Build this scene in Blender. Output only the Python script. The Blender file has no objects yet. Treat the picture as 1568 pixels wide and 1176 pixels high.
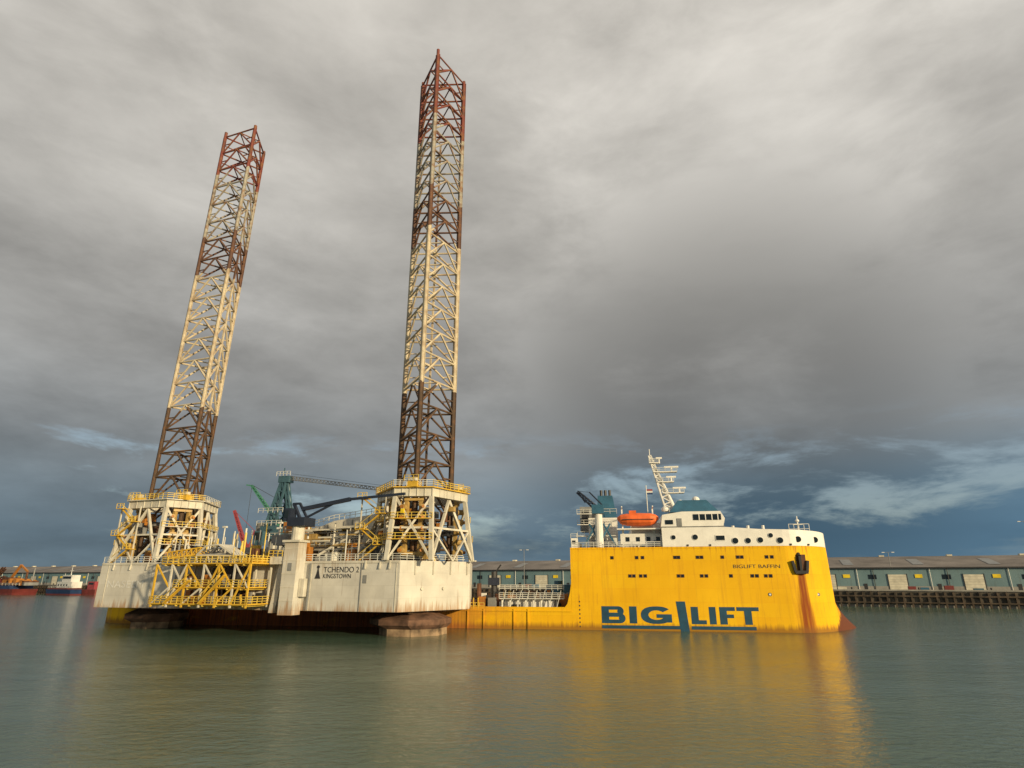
import bpy, math, random
from mathutils import Vector, Matrix
random.seed(7)
R=math.radians
scene=bpy.context.scene
scene.view_settings.view_transform='Standard'
scene.view_settings.look='None'
scene.view_settings.exposure=0

# ------------------------------------------------------------------ node helpers
MATS={}
def new_mat(name):
    m=bpy.data.materials.new(name); m.use_nodes=True
    nt=m.node_tree; b=nt.nodes['Principled BSDF']
    MATS[name]=m
    return m,nt,b
def math_n(nt,op,a,b=None,clamp=False):
    n=nt.nodes.new('ShaderNodeMath'); n.operation=op; n.use_clamp=clamp
    for i,v in enumerate((a,b)):
        if v is None: continue
        if isinstance(v,(int,float)): n.inputs[i].default_value=v
        else: nt.links.new(v,n.inputs[i])
    return n.outputs[0]
def maprange(nt,v,a,b,c=0,d=1,smooth=False):
    n=nt.nodes.new('ShaderNodeMapRange'); n.clamp=True
    if smooth: n.interpolation_type='SMOOTHSTEP'
    nt.links.new(v,n.inputs[0])
    for i,x in enumerate((a,b,c,d)): n.inputs[i+1].default_value=x
    return n.outputs[0]
def mixc(nt,f,a,b,mode='MIX'):
    n=nt.nodes.new('ShaderNodeMix'); n.data_type='RGBA'; n.blend_type=mode
    for s,v in ((n.inputs[0],f),(n.inputs[6],a),(n.inputs[7],b)):
        if isinstance(v,(int,float)): s.default_value=v
        elif isinstance(v,tuple): s.default_value=v if len(v)==4 else v+(1,)
        else: nt.links.new(v,s)
    return n.outputs[2]
def noise(nt,vec,scale,detail=5,rough=.55,dist=0):
    n=nt.nodes.new('ShaderNodeTexNoise')
    n.inputs['Scale'].default_value=scale; n.inputs['Detail'].default_value=detail
    n.inputs['Roughness'].default_value=rough; n.inputs['Distortion'].default_value=dist
    nt.links.new(vec,n.inputs['Vector'])
    return n.outputs['Fac']
def mapping(nt,vec,sc=(1,1,1),loc=(0,0,0)):
    n=nt.nodes.new('ShaderNodeMapping'); n.inputs['Scale'].default_value=sc; n.inputs['Location'].default_value=loc
    nt.links.new(vec,n.inputs['Vector']); return n.outputs[0]
def plates(nt,X,Y,Z,w=6.0,h=2.6):
    cb=nt.nodes.new('ShaderNodeCombineXYZ')
    nt.links.new(math_n(nt,'ADD',X,Y),cb.inputs[0]); nt.links.new(Z,cb.inputs[1])
    br=nt.nodes.new('ShaderNodeTexBrick'); nt.links.new(cb.outputs[0],br.inputs['Vector'])
    br.inputs['Scale'].default_value=1; br.inputs['Brick Width'].default_value=w; br.inputs['Row Height'].default_value=h
    br.inputs['Mortar Size'].default_value=.035; br.inputs['Mortar Smooth'].default_value=.5
    br.inputs['Color1'].default_value=(.35,.35,.35,1); br.inputs['Color2'].default_value=(.65,.65,.65,1)
    return br

def paint(name,col,rust=(.12,.045,.015),amt=.3,rough=.5,var=.18,scale=.5,metal=0,edge=None,plate=False):
    m,nt,b=new_mat(name)
    co=nt.nodes.new('ShaderNodeTexCoord').outputs['Object']
    n1=noise(nt,co,scale,6)
    dark=tuple(c*(1-var*1.6) for c in col); light=tuple(min(1,c*(1+var*.6)) for c in col)
    c1=mixc(nt,maprange(nt,n1,.3,.7),dark,light)
    st=noise(nt,mapping(nt,co,(1.6,1.6,.12)),1.0,7,.65)
    n2=noise(nt,co,.35,4)
    f=math_n(nt,'MULTIPLY',maprange(nt,st,.66-.22*amt,.82),maprange(nt,n2,.35,.65))
    f=math_n(nt,'MULTIPLY',f,min(1,amt*2.2),True)
    c2=mixc(nt,f,c1,rust)
    hgt=noise(nt,co,.9,3)
    if edge is not None:
        s=nt.nodes.new('ShaderNodeSeparateXYZ'); nt.links.new(co,s.inputs[0])
        e=math_n(nt,'ADD',s.outputs['Z'],math_n(nt,'MULTIPLY',math_n(nt,'SUBTRACT',st,.5),-9))
        c2=mixc(nt,maprange(nt,e,edge+1.3,edge-.5,0,.75),c2,(.33,.17,.06))
        e2=math_n(nt,'SUBTRACT',13.4,s.outputs['Z'])
        e2=math_n(nt,'ADD',e2,math_n(nt,'MULTIPLY',math_n(nt,'SUBTRACT',st,.5),-22))
        c2=mixc(nt,maprange(nt,e2,.4,-1.6,0,.4),c2,(.34,.24,.13))
        if plate:
            br=plates(nt,s.outputs['X'],s.outputs['Y'],s.outputs['Z'],5.2,2.2)
            c2=mixc(nt,.14,c2,br.outputs['Color'],'OVERLAY')
            hgt=math_n(nt,'ADD',math_n(nt,'MULTIPLY',hgt,.7),math_n(nt,'MULTIPLY',br.outputs['Fac'],-.35))
    nt.links.new(c2,b.inputs['Base Color'])
    b.inputs['Roughness'].default_value=rough; b.inputs['Metallic'].default_value=metal
    bp=nt.nodes.new('ShaderNodeBump'); bp.inputs['Strength'].default_value=.3; bp.inputs['Distance'].default_value=.06
    nt.links.new(hgt,bp.inputs['Height']); nt.links.new(bp.outputs[0],b.inputs['Normal'])
    return m

paint('rig_white',(.62,.585,.49),amt=.46,var=.16,rough=.65)
paint('rig_hull_white',(.60,.575,.51),amt=.42,var=.12,scale=.25,edge=4.3,plate=True,rough=.7)
paint('rig_grey',(.24,.245,.24),amt=.5)
paint('rig_yellow',(.70,.43,.04),amt=.45)
paint('rig_orange',(.45,.18,.03),amt=.5)
paint('jack_tan',(.47,.31,.10),amt=.7)
paint('rail_yellow',(.76,.54,.09),amt=.2)
paint('rail_white',(.70,.70,.64),amt=.15)
paint('ship_white',(.80,.78,.72),amt=.25,var=.07,rough=.6)
paint('ship_blue',(.03,.12,.20),amt=.15)
paint('ship_blue_text',(.006,.062,.12),amt=.02,var=.2,rough=.65)
paint('lifeboat_orange',(.85,.16,.03),amt=.05)
paint('navy',(.02,.028,.05),amt=.15)
paint('crane_teal',(.055,.125,.165),amt=.5)
paint('crane_green',(.05,.20,.13),amt=.25)
paint('crane_red',(.30,.05,.06),amt=.25)
paint('dark_steel',(.03,.03,.032),amt=.3)
paint('rust_steel',(.13,.055,.03),(.30,.12,.04),amt=.8,rough=.8,var=.5)
paint('can_brown',(.17,.09,.055),(.08,.035,.02),amt=.9,rough=.85,var=.5)
paint('can_pale',(.36,.25,.15),(.14,.07,.04),amt=.9,rough=.85,var=.5)
paint('deck_red',(.12,.075,.06),amt=.4,rough=.8)
paint('text_dark',(.03,.03,.035),amt=.05)
paint('text_faint',(.80,.79,.75),amt=.05)
paint('dredger_red',(.19,.035,.03),amt=.6)
paint('boat_blue',(.02,.05,.14),amt=.2)
paint('door_cream',(.66,.62,.48),amt=.15)
paint('sign_yellow',(.85,.62,.02),amt=.02)
paint('roof_grey',(.21,.185,.165),(.12,.08,.06),amt=.7,rough=.85,scale=.08,var=.3)
paint('concrete',(.30,.29,.26),(.12,.10,.08),amt=.6,rough=.9,scale=.3)
paint('fender_timber',(.09,.065,.045),(.02,.025,.015),amt=.7,rough=.9,var=.5)
paint('quay_face',(.10,.085,.065),(.03,.035,.02),amt=.9,rough=.9,var=.5)
m,nt,b=new_mat('glass_dark'); b.inputs['Base Color'].default_value=(.012,.018,.022,1); b.inputs['Roughness'].default_value=.12
m,nt,b=new_mat('lamp_glass'); b.inputs['Base Color'].default_value=(.8,.8,.75,1); b.inputs['Roughness'].default_value=.3

# leg paint: bands by height
m,nt,b=new_mat('leg_paint')
co=nt.nodes.new('ShaderNodeTexCoord').outputs['Object']
sx=nt.nodes.new('ShaderNodeSeparateXYZ'); nt.links.new(co,sx.inputs[0])
z=math_n(nt,'DIVIDE',sx.outputs['Z'],150)
nz=noise(nt,mapping(nt,co,(.35,.35,.1)),1,3)
z=math_n(nt,'ADD',z,math_n(nt,'MULTIPLY',math_n(nt,'SUBTRACT',nz,.5),.03))
cr=nt.nodes.new('ShaderNodeValToRGB'); cr.color_ramp.interpolation='CONSTANT'
bands=[(0,(.075,.045,.026)),(49/150,(.64,.55,.39)),(86/150,(.12,.055,.035)),(97/150,(.42,.39,.32)),(117/150,(.22,.048,.035))]
el=cr.color_ramp.elements
while len(el)<len(bands): el.new(.5)
for e,(p,c) in zip(el,bands): e.position=p; e.color=c+(1,)
nt.links.new(z,cr.inputs[0])
rn=noise(nt,co,.55,6,.65)
rf=maprange(nt,rn,.48,.60,0,.8)
hz=maprange(nt,z,.55,.68,.5,1)
rf=math_n(nt,'MULTIPLY',rf,hz)
c=mixc(nt,rf,cr.outputs[0],(.25,.11,.04))
rn2=noise(nt,mapping(nt,co,(1,1,1),(9,3,5)),.3,5,.6)
c=mixc(nt,math_n(nt,'MULTIPLY',maprange(nt,rn2,.52,.66,0,.7),hz),c,(.08,.045,.03))
c=mixc(nt,maprange(nt,noise(nt,co,2.2,4),.35,.65,.25,0),c,(.10,.07,.05))
nt.links.new(c,b.inputs['Base Color']); b.inputs['Roughness'].default_value=.7

# ship hull yellow with rust (object space = ship space)
m,nt,b=new_mat('hull_yellow')
co=nt.nodes.new('ShaderNodeTexCoord').outputs['Object']
sx=nt.nodes.new('ShaderNodeSeparateXYZ'); nt.links.new(co,sx.inputs[0])
X,Y,Z=sx.outputs['X'],sx.outputs['Y'],sx.outputs['Z']
n1=noise(nt,co,.12,6)
c=mixc(nt,maprange(nt,n1,.3,.7),(.72,.395,.005),(.84,.485,.008))
br=plates(nt,X,Y,Z,7.5,2.7)
c=mixc(nt,.14,c,br.outputs['Color'],'OVERLAY')
st=noise(nt,mapping(nt,co,(1.3,1.3,.06)),1,8,.65)
c=mixc(nt,maprange(nt,st,.52,.76,0,.55),c,(.42,.18,.02))
sn=noise(nt,mapping(nt,co,(2.5,2.5,.12)),1,6)
rust_f=None
d=math_n(nt,'ABSOLUTE',math_n(nt,'ADD',X,5.4))
w=maprange(nt,Z,12,0,.7,1.5)
s=math_n(nt,'DIVIDE',d,w)
s=math_n(nt,'ADD',s,math_n(nt,'MULTIPLY',math_n(nt,'SUBTRACT',sn,.5),1.4))
s=maprange(nt,s,1.3,.6)
s=math_n(nt,'MULTIPLY',s,maprange(nt,Z,12.5,11.3))
s=math_n(nt,'MULTIPLY',s,maprange(nt,sn,.30,.5,.7,1))
c=mixc(nt,s,c,(.24,.055,.006))
# brown wash below deck edge
de=math_n(nt,'ADD',math_n(nt,'SUBTRACT',16.3,Z),math_n(nt,'MULTIPLY',math_n(nt,'SUBTRACT',st,.5),-12))
c=mixc(nt,maprange(nt,de,.3,-.9,0,.5),c,(.38,.15,.02))
# bow-edge streaks
d2=maprange(nt,math_n(nt,'ADD',X,math_n(nt,'MULTIPLY',math_n(nt,'SUBTRACT',sn,.5),5)),2.6,3.9)
d2=math_n(nt,'MULTIPLY',d2,maprange(nt,Z,9.5,5.5,0,.7))
c=mixc(nt,d2,c,(.36,.12,.012))
dr_=noise(nt,mapping(nt,co,(.8,.8,.10),(4,2,9)),1,4,.6)
c=mixc(nt,maprange(nt,dr_,.65,.72,0,.55),c,(.35,.12,.02))
# waterline grime
wl=math_n(nt,'ADD',Z,math_n(nt,'MULTIPLY',st,-2.8))
c=mixc(nt,maprange(nt,wl,.1,-.9,0,.8),c,(.22,.09,.018))
# aft hull under rig: rust plus the rig's shadow, both painted in as brown
ra=maprange(nt,X,-60,-84)
ra=math_n(nt,'MULTIPLY',ra,maprange(nt,X,-158,-148))
rn=noise(nt,mapping(nt,co,(.12,.12,.2)),1,6,.6)
ra=math_n(nt,'MULTIPLY',ra,maprange(nt,math_n(nt,'ADD',rn,math_n(nt,'MULTIPLY',ra,.20)),.42,.60))
c=mixc(nt,ra,c,mixc(nt,maprange(nt,st,.4,.6),(.46,.14,.035),(.24,.075,.035)))
# bow foot
bs=math_n(nt,'ADD',X,math_n(nt,'MULTIPLY',math_n(nt,'SUBTRACT',sn,.5),2.5))
bs=math_n(nt,'ADD',bs,math_n(nt,'MULTIPLY',Z,-.9))
bs=maprange(nt,bs,.6,1.4)
bs=math_n(nt,'MULTIPLY',bs,maprange(nt,Z,6.4,5.0))
c=mixc(nt,bs,c,(.13,.042,.02))
nt.links.new(c,b.inputs['Base Color']); b.inputs['Roughness'].default_value=.75; b.inputs['Specular IOR Level'].default_value=.22
bp=nt.nodes.new('ShaderNodeBump'); bp.inputs['Strength'].default_value=.35; bp.inputs['Distance'].default_value=.08
hh=math_n(nt,'ADD',noise(nt,co,.5,2),math_n(nt,'MULTIPLY',br.outputs['Fac'],-.3))
nt.links.new(hh,bp.inputs['Height']); nt.links.new(bp.outputs[0],b.inputs['Normal'])

# shed cladding
m,nt,b=new_mat('shed_teal')
co=nt.nodes.new('ShaderNodeTexCoord').outputs['Object']
c=mixc(nt,maprange(nt,noise(nt,co,.06,5),.35,.65),(.10,.18,.205),(.15,.24,.26))
st=noise(nt,mapping(nt,co,(1,1,.1)),.8,6)
c=mixc(nt,maprange(nt,st,.55,.75,0,.6),c,(.08,.10,.10))
nt.links.new(c,b.inputs['Base Color']); b.inputs['Roughness'].default_value=.6
wv=nt.nodes.new('ShaderNodeTexWave'); wv.inputs['Scale'].default_value=1.2
nt.links.new(co,wv.inputs['Vector'])
bp=nt.nodes.new('ShaderNodeBump'); bp.inputs['Strength'].default_value=.4; bp.inputs['Distance'].default_value=.05
nt.links.new(wv.outputs['Fac'],bp.inputs['Height']); nt.links.new(bp.outputs[0],b.inputs['Normal'])

# water
m,nt,b=new_mat('water')
co=nt.nodes.new('ShaderNodeNewGeometry').outputs['Position']
c=mixc(nt,maprange(nt,noise(nt,mapping(nt,co,(.008,.025,1)),1,4),.35,.65),(.066,.110,.074),(.090,.138,.094))
nt.links.new(c,b.inputs['Base Color'])
b.inputs['Roughness'].default_value=.11; b.inputs['IOR'].default_value=1.42
h1=noise(nt,mapping(nt,co,(1.0,1.5,1)),1.0,5,.62,.4)
h2=noise(nt,mapping(nt,co,(.12,.22,1)),1.0,3,.5,.3)
patch=maprange(nt,noise(nt,mapping(nt,co,(.012,.03,1)),1,3),.35,.65,.55,1.3)
h=math_n(nt,'ADD',math_n(nt,'MULTIPLY',math_n(nt,'MULTIPLY',h1,patch),.15),math_n(nt,'MULTIPLY',h2,.22))
bp=nt.nodes.new('ShaderNodeBump'); bp.inputs['Strength'].default_value=.8; bp.inputs['Distance'].default_value=1.0
nt.links.new(h,bp.inputs['Height']); nt.links.new(bp.outputs[0],b.inputs['Normal'])

# ------------------------------------------------------------------ mesh builder
class B:
    def __init__(s): s.v=[]; s.f=[]; s.m=[]
    def add(s,vs,fs,mat):
        o=len(s.v); s.v+= [tuple(p) for p in vs]
        for f in fs: s.f.append(tuple(i+o for i in f)); s.m.append(mat)
    def box(s,x0,x1,y0,y1,z0,z1,mat):
        s.add([(x0,y0,z0),(x1,y0,z0),(x1,y1,z0),(x0,y1,z0),(x0,y0,z1),(x1,y0,z1),(x1,y1,z1),(x0,y1,z1)],
              [(0,3,2,1),(4,5,6,7),(0,1,5,4),(1,2,6,5),(2,3,7,6),(3,0,4,7)],mat)
    def beam(s,p,q,w,mat,h=None):
        p=Vector(p);q=Vector(q);d=(q-p)
        if d.length<1e-6: return
        d.normalize(); h=h or w
        up=Vector((0,0,1)) if abs(d.z)<.95 else Vector((0,1,0))
        a=d.cross(up).normalized(); c=a.cross(d).normalized()
        vs=[]
        for e in (p,q):
            for i,j in ((-1,-1),(1,-1),(1,1),(-1,1)): vs.append(e+a*(i*w/2)+c*(j*h/2))
        s.add(vs,[(0,1,2,3),(7,6,5,4),(0,4,5,1),(1,5,6,2),(2,6,7,3),(3,7,4,0)],mat)
    def cyl(s,p,q,r0,mat,r1=None,n=8):
        p=Vector(p);q=Vector(q);d=(q-p).normalized(); r1=r0 if r1 is None else r1
        up=Vector((0,0,1)) if abs(d.z)<.95 else Vector((0,1,0))
        a=d.cross(up).normalized(); c=a.cross(d).normalized()
        vs=[]
        for e,r in ((p,r0),(q,r1)):
            for i in range(n):
                t=2*math.pi*i/n; vs.append(e+a*(math.cos(t)*r)+c*(math.sin(t)*r))
        fs=[(i,(i+1)%n,n+(i+1)%n,n+i) for i in range(n)]+[tuple(range(n))[::-1],tuple(range(n,2*n))]
        s.add(vs,fs,mat)
    def prism(s,poly,z0,z1,mat,top=None,poly2=None):
        n=len(poly); p2=poly2 or poly
        vs=[(x,y,z0) for x,y in poly]+[(x,y,z1) for x,y in p2]
        s.add(vs,[(i,(i+1)%n,n+(i+1)%n,n+i) for i in range(n)]+[tuple(range(n))[::-1]],mat)
        s.add(vs[n:],[tuple(range(n))],top or mat)
    def xprism(s,prof,y0,y1,mat):
        n=len(prof)
        vs=[(x,y0,z) for x,z in prof]+[(x,y1,z) for x,z in prof]
        s.add(vs,[(i,(i+1)%n,n+(i+1)%n,n+i) for i in range(n)]+[tuple(range(n))[::-1],tuple(range(n,2*n))],mat)
    def rail(s,pts,mat,h=1.1,step=2.0,r=.09,rows=2):
        for a,b_ in zip(pts[:-1],pts[1:]):
            a=Vector(a);b_=Vector(b_);L=(b_-a).length
            for k in range(rows):
                dz=Vector((0,0,h*(k+1)/rows)); s.beam(a+dz,b_+dz,r,mat)
            n=max(1,int(L/step))
            for i in range(n+1):
                p=a+(b_-a)*(i/n); s.beam(p,p+Vector((0,0,h)),r,mat)
    def lattice(s,p,q,w,mat,n=10,r=.12,w2=None):
        p=Vector(p);q=Vector(q);d=(q-p).normalized(); w2=w2 or w
        up=Vector((0,0,1)) if abs(d.z)<.95 else Vector((0,1,0))
        a=d.cross(up).normalized(); c=a.cross(d).normalized()
        offs=[(-1,-1),(1,-1),(1,1),(-1,1)]
        def P(i,t):
            ww=(w+(w2-w)*t)/2; return p+(q-p)*t+a*(offs[i][0]*ww)+c*(offs[i][1]*ww)
        for i in range(4):
            s.beam(P(i,0),P(i,1),r*1.5,mat)
            for k in range(n):
                s.beam(P(i,k/n),P((i+1)%4,(k+1)/n),r,mat)
                s.beam(P(i,k/n),P((i+1)%4,k/n),r,mat)
    def strip(s,outer,inner,y,mat):
        n=len(outer); vs=[(x,y,z) for x,z in outer]+[(x,y,z) for x,z in inner]
        s.add(vs,[(i,i+1,n+i+1,n+i) for i in range(n-1)],mat)
    def rect(s,x0,x1,z0,z1,y,mat):
        s.add([(x0,y,z0),(x1,y,z0),(x1,y,z1),(x0,y,z1)],[(0,1,2,3)],mat)
    def obj(s,name,parent=None,smooth=False):
        me=bpy.data.meshes.new(name); me.from_pydata(s.v,[],s.f)
        names=[]
        for n in s.m:
            if n not in names: names.append(n)
        for n in names: me.materials.append(MATS[n])
        for p,n in zip(me.polygons,s.m): p.material_index=names.index(n); p.use_smooth=smooth
        me.update()
        o=bpy.data.objects.new(name,me); scene.collection.objects.link(o)
        if parent: o.parent=parent
        return o
def empty(name,loc=(0,0,0),rz=0,sc=1):
    e=bpy.data.objects.new(name,None); scene.collection.objects.link(e)
    e.location=loc; e.rotation_euler=(0,0,rz); e.empty_display_size=2; e.scale=(sc,sc,sc); return e
def text(name,body,x0,x1,y,z0,z1,mat,parent,offset=0.0):
    cu=bpy.data.curves.new(name,'FONT'); cu.body=body; cu.size=1; cu.offset=offset
    o=bpy.data.objects.new(name,cu); scene.collection.objects.link(o)
    bpy.context.view_layer.update()
    dg=bpy.context.evaluated_depsgraph_get()
    me=bpy.data.meshes.new_from_object(o.evaluated_get(dg))
    bpy.data.objects.remove(o)
    xs=[v.co.x for v in me.vertices]; ys=[v.co.y for v in me.vertices]
    ax,bx,ay,by=min(xs),max(xs),min(ys),max(ys)
    for v in me.vertices:
        v.co=Vector((x0+(v.co.x-ax)/(bx-ax)*(x1-x0),y,z0+(v.co.y-ay)/(by-ay)*(z1-z0)))
    me.materials.clear(); me.materials.append(MATS[mat])
    o=bpy.data.objects.new(name,me); scene.collection.objects.link(o); o.parent=parent
    return o

# ------------------------------------------------------------------ WATER + LAND
b=B(); b.add([(-5000,-400,0),(5000,-400,0),(5000,7000,0),(-5000,7000,0)],[(0,1,2,3)],'water'); b.obj('water')

QR=-math.atan(.42)
quay=empty('quay',(180,217,0),QR)
b=B()
b.box(-800,600,.0,3000,-6,5.6,'concrete')
b.box(-800,600,-.5,1.0,5.6,6.1,'concrete')
b.box(-800,600,-.35,-.01,1.0,5.3,'quay_face')
x=-800
while x<600:
    b.box(x,x+.55,-1.0,-.36,-2,5.0+random.uniform(0,.4),'fender_timber'); x+=2.6
b.box(-800,600,-1.15,-1.01,3.6,4.1,'fender_timber')
b.box(-800,600,-1.15,-1.01,1.4,1.8,'fender_timber')
for x in range(-780,600,22):
    b.cyl((x,1.8,6.1),(x,1.8,6.9),.35,'dark_steel')
b.obj('quay_wall',quay)

shed=empty('warehouse',(201,240,0),QR)
b=B()
x0,x1=-760,420
b.box(x0,x1,0,60,5.6,14.3,'shed_teal')
b.add([(x0,-.8,14.25),(x1,-.8,14.25),(x1,28,19.6),(x0,28,19.6),(x0,60.8,14.25),(x1,60.8,14.25)],[(0,1,2,3),(3,2,5,4)],'roof_grey')
b.box(x0,x1,-.95,-.55,14.0,14.5,'dark_steel')
b.box(x0,x1,-.12,-.005,5.7,7.0,'concrete')
x=x0+5
while x<x1-10:
    b.box(x,x+6.6,-.2,-.13,5.7,11.6,'door_cream')
    for k in range(1,6): b.box(x,x+6.6,-.22,-.205,5.7+k,5.76+k,'concrete')
    b.box(x-.3,x,-.25,-.13,5.7,11.9,'dark_steel'); b.box(x+6.6,x+6.9,-.25,-.13,5.7,11.9,'dark_steel')
    b.box(x+9.6,x+12.2,-.22,-.13,10.3,11.7,'sign_yellow')
    b.cyl((x+15,-.3,5.7),(x+15,-.3,14),.12,'ship_white')
    b.cyl((x+21,-.3,5.7),(x+21,-.3,14),.12,'dark_steel')
    b.box(x+17,x+18.2,-.2,-.13,5.7,8,'dark_steel')
    b.box(x+19,x+22,-.1,-.01,9.8,11.6,'glass_dark')
    b.box(x+2,x+4,26.8,29.2,19.5,20.2,'door_cream')
    b.add([(x+11,6,15.65),(x+15,6,15.65),(x+15,20,18.25),(x+11,20,18.25)],[(0,1,2,3)],'rig_grey')
    x+=26.2
for i in range(40):
    x=random.uniform(-300,60); y=-random.uniform(3,14); s_=random.uniform(.8,2.5); h=random.uniform(.8,2.6)
    b.box(x,x+s_*2,y,y+s_,5.62,5.62+h,random.choice(['rig_orange','door_cream','ship_blue','dredger_red','rig_grey','crane_teal']))
b.obj('warehouse_body',shed)

def lamp(X,Y,z0,h):
    e=empty('street_lamp',(X,Y,z0),QR)
    b=B(); b.cyl((0,0,0),(0,0,h),.22,'rig_grey',.12); b.beam((-1.6,0,h),(1.6,0,h+.15),.16,'rig_grey')
    b.box(-2.3,-1.3,-.3,.3,h-.15,h+.15,'lamp_glass'); b.box(1.3,2.3,-.3,.3,h-.15,h+.15,'lamp_glass')
    b.obj('lamp_post',e)
lamp(213,250,5.6,27)
lamp(6,305,5.6,18)
lamp(112,270,5.6,15)
lamp(160,260,5.6,15)

# ------------------------------------------------------------------ SHIP
ship=empty('heavy_lift_ship',(63,122,0),math.atan2(-.1693,.9856))
BW=42.0; DK=16.3; XA=-51.3
def bowL(z):
    if z>=5.2: return 13.0-.03*(z-5.2)
    return 13.0+4.4*((5.2-z)/5.2)**1.25
def near(z,n=30):
    L=bowL(z)
    pts=[]
    for i in range(n+1):
        t=math.pi*i/n
        pts.append((-8+13*math.sin(t)+(L-13)*abs(math.sin(t))**5,21-21*math.cos(t)))
    return pts
def outline(z,xa=XA):
    return [(xa,0),(-30,0)]+near(z)+[(-30,BW),(xa,BW)]
def side_y(x,z=17):
    if x<-8: return 0
    return 21-21*math.cos(math.asin(min(1,(x+8)/13)))
b=B()
zs=[-3,0,.7,1.4,2.1,2.8,3.6,4.4,5.2,6.5,9,12,DK]
rings=[outline(z) for z in zs]; n=len(rings[0])
vs=[(x,y,z) for z,r in zip(zs,rings) for x,y in r]
fs=[(k*n+i,k*n+(i+1)%n,(k+1)*n+(i+1)%n,(k+1)*n+i) for k in range(len(zs)-1) for i in range(n)]
b.add(vs,fs,'hull_yellow'); b.add(vs[-n:],[tuple(range(n))],'deck_red')
hb=b.obj('bow_hull',ship)
for p in hb.data.polygons:
    if abs(p.normal.z)<.5 and p.center.x>-8 and p.center.z>5.2: p.use_smooth=True
b=B()
aft=[(-165,4),(-161,1),(-154,0),(XA-.01,0),(XA-.01,BW),(-154,BW),(-161,41),(-165,38)]
b.prism(aft,-3,3.9,'hull_yellow','deck_red')
b.box(-75,XA-.02,.05,.3,3.9,4.35,'hull_yellow')
b.box(-164,-152,.9,1.4,3.9,6.4,'hull_yellow')
b.xprism([(XA-.02,3.9),(XA-1.8,3.9),(XA-.9,5.0),(XA-.3,7.2),(XA-.02,9)],0.02,1.2,'hull_yellow')
for x in (-60.5,-63.5,-73.5,-70,-80,-88,-97,-106,-116,-127,-139): b.beam((x,-.12,0),(x,-.12,3.9),.22,'hull_yellow')
b.box(-150,XA,-.14,-.01,3.45,3.7,'hull_yellow')
b.obj('main_hull',ship)
# forecastle
b=B()
pts=[(-31.9,.0),(-24,0),(-19,0),(-12.5,0)]+near(17)[:16]
def topz(x):
    if x<-19: return 20.2
    if x<-12.5: return 20.2-.5*(x+19)/6.5
    return 19.7-.5*(x+12.5)/17
full=pts+[(x,BW-y) for x,y in reversed(pts[:-1])]
full=[(x,y+ (.04 if y<21 else -.04)) for x,y in full]
nn=len(full)
vs=[(x,y,DK+.02) for x,y in full]+[(x,y,topz(x)) for x,y in full]
b.add(vs,[(i,i+1,nn+i+1,nn+i) for i in range(nn-1)],'ship_white')
vi=[(x-.25 if x>-8 else x,21+(y-21)*.985,z) for x,y,z in vs]
b.add(vi,[(i+1,i,nn+i,nn+i+1) for i in range(nn-1)],'ship_white')
b.add(vs[nn:]+vi[nn:],[(i,i+1,nn+i+1,nn+i) for i in range(nn-1)],'ship_white')
b.prism([(x-.3 if x>-8 else x,21+(y-21)*.98) for x,y in full],DK+.1,18.9,'ship_white','rig_grey')
for px,zc,w,h in ((-29.6,18.2,.8,1.0),(-25.2,18.2,1.0,1.0),(-20.2,18.0,1.7,.9),(-17.3,17.4,1.1,1.3),(-14.8,17.4,1.0,1.3),(-12.4,17.5,1.0,1.3),(-10.3,18.4,.8,1.5),(-8.6,17.4,1.1,1.3)):
    if w<1.2: b.cyl((px,-.06,zc),(px,.0,zc),.5*w+.14,'ship_white',n=12); b.cyl((px,-.10,zc),(px,-.065,zc),.5*w+.05,'glass_dark',n=12)
    else:
        b.box(px-w/2-.12,px+w/2+.12,-.06,.0,zc-h/2-.12,zc+h/2+.12,'ship_white'); b.box(px-w/2,px+w/2,-.10,-.065,zc-h/2,zc+h/2,'glass_dark')
for px in (-5.0,-1.0):
    y=side_y(px); b.cyl((px,y-.12,17.6),(px+.02,y+.2,17.6),.6,'glass_dark',n=12)
for px in (-27,-22.5,-6.8,-3):
    y=side_y(px); b.box(px,px+.35,y-.1,y+.1,16.4,16.75,'dark_steel')
b.obj('forecastle',ship)
# superstructure
b=B()
def house(x0,x1,y0,y1,z0,z1,mat='ship_white'):
    b.box(x0,x1,y0,y1,z0,z1,mat)
house(-40.5,-31.95,2.5,39.5,DK+.02,19.2)
house(-38,-20,4,38,19.2,21.6)
for x in (-39.4,-37.2,-35,-33): b.box(x,x+.8,2.42,2.49,17.6,18.5,'glass_dark')
prof=[(-32.0,20.21),(-31.5,22.9),(-27.5,23.5),(-19.6,23.5),(-18.8,22.0),(-19.3,20.22)]
b.xprism(prof,.3,41.7,'ship_white')
b.box(-25.2,-19.55,.2,.29,21.7,22.9,'glass_dark')
for x in (-24.0,-22.7,-21.4,-20.2): b.box(x-.09,x+.09,.12,.19,21.7,22.9,'ship_white')
b.box(-31.0,-29.4,.2,.29,20.9,21.8,'glass_dark'); b.box(-28.6,-27.6,.2,.29,20.5,22.1,'rig_grey')
b.add([(-19.55,1,22.9),(-18.95,1,21.9),(-18.95,41,21.9),(-19.55,41,22.9)],[(0,1,2,3)],'glass_dark')
b.box(-31.9,-19.0,.1,.29,20.3,20.45,'rig_grey')
top=[(-29.8,1.5),(-19.6,1.5),(-19.6,40.5),(-29.8,40.5)]
b.prism(top,23.51,26.2,'ship_blue','ship_blue',poly2=[(-27.8,3),(-21.8,3),(-21.8,38),(-27.8,38)])
b.rail([(-31,.8,23.5),(-29.9,.8,23.5)],'rail_white',1.0,1.0,.08)
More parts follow.
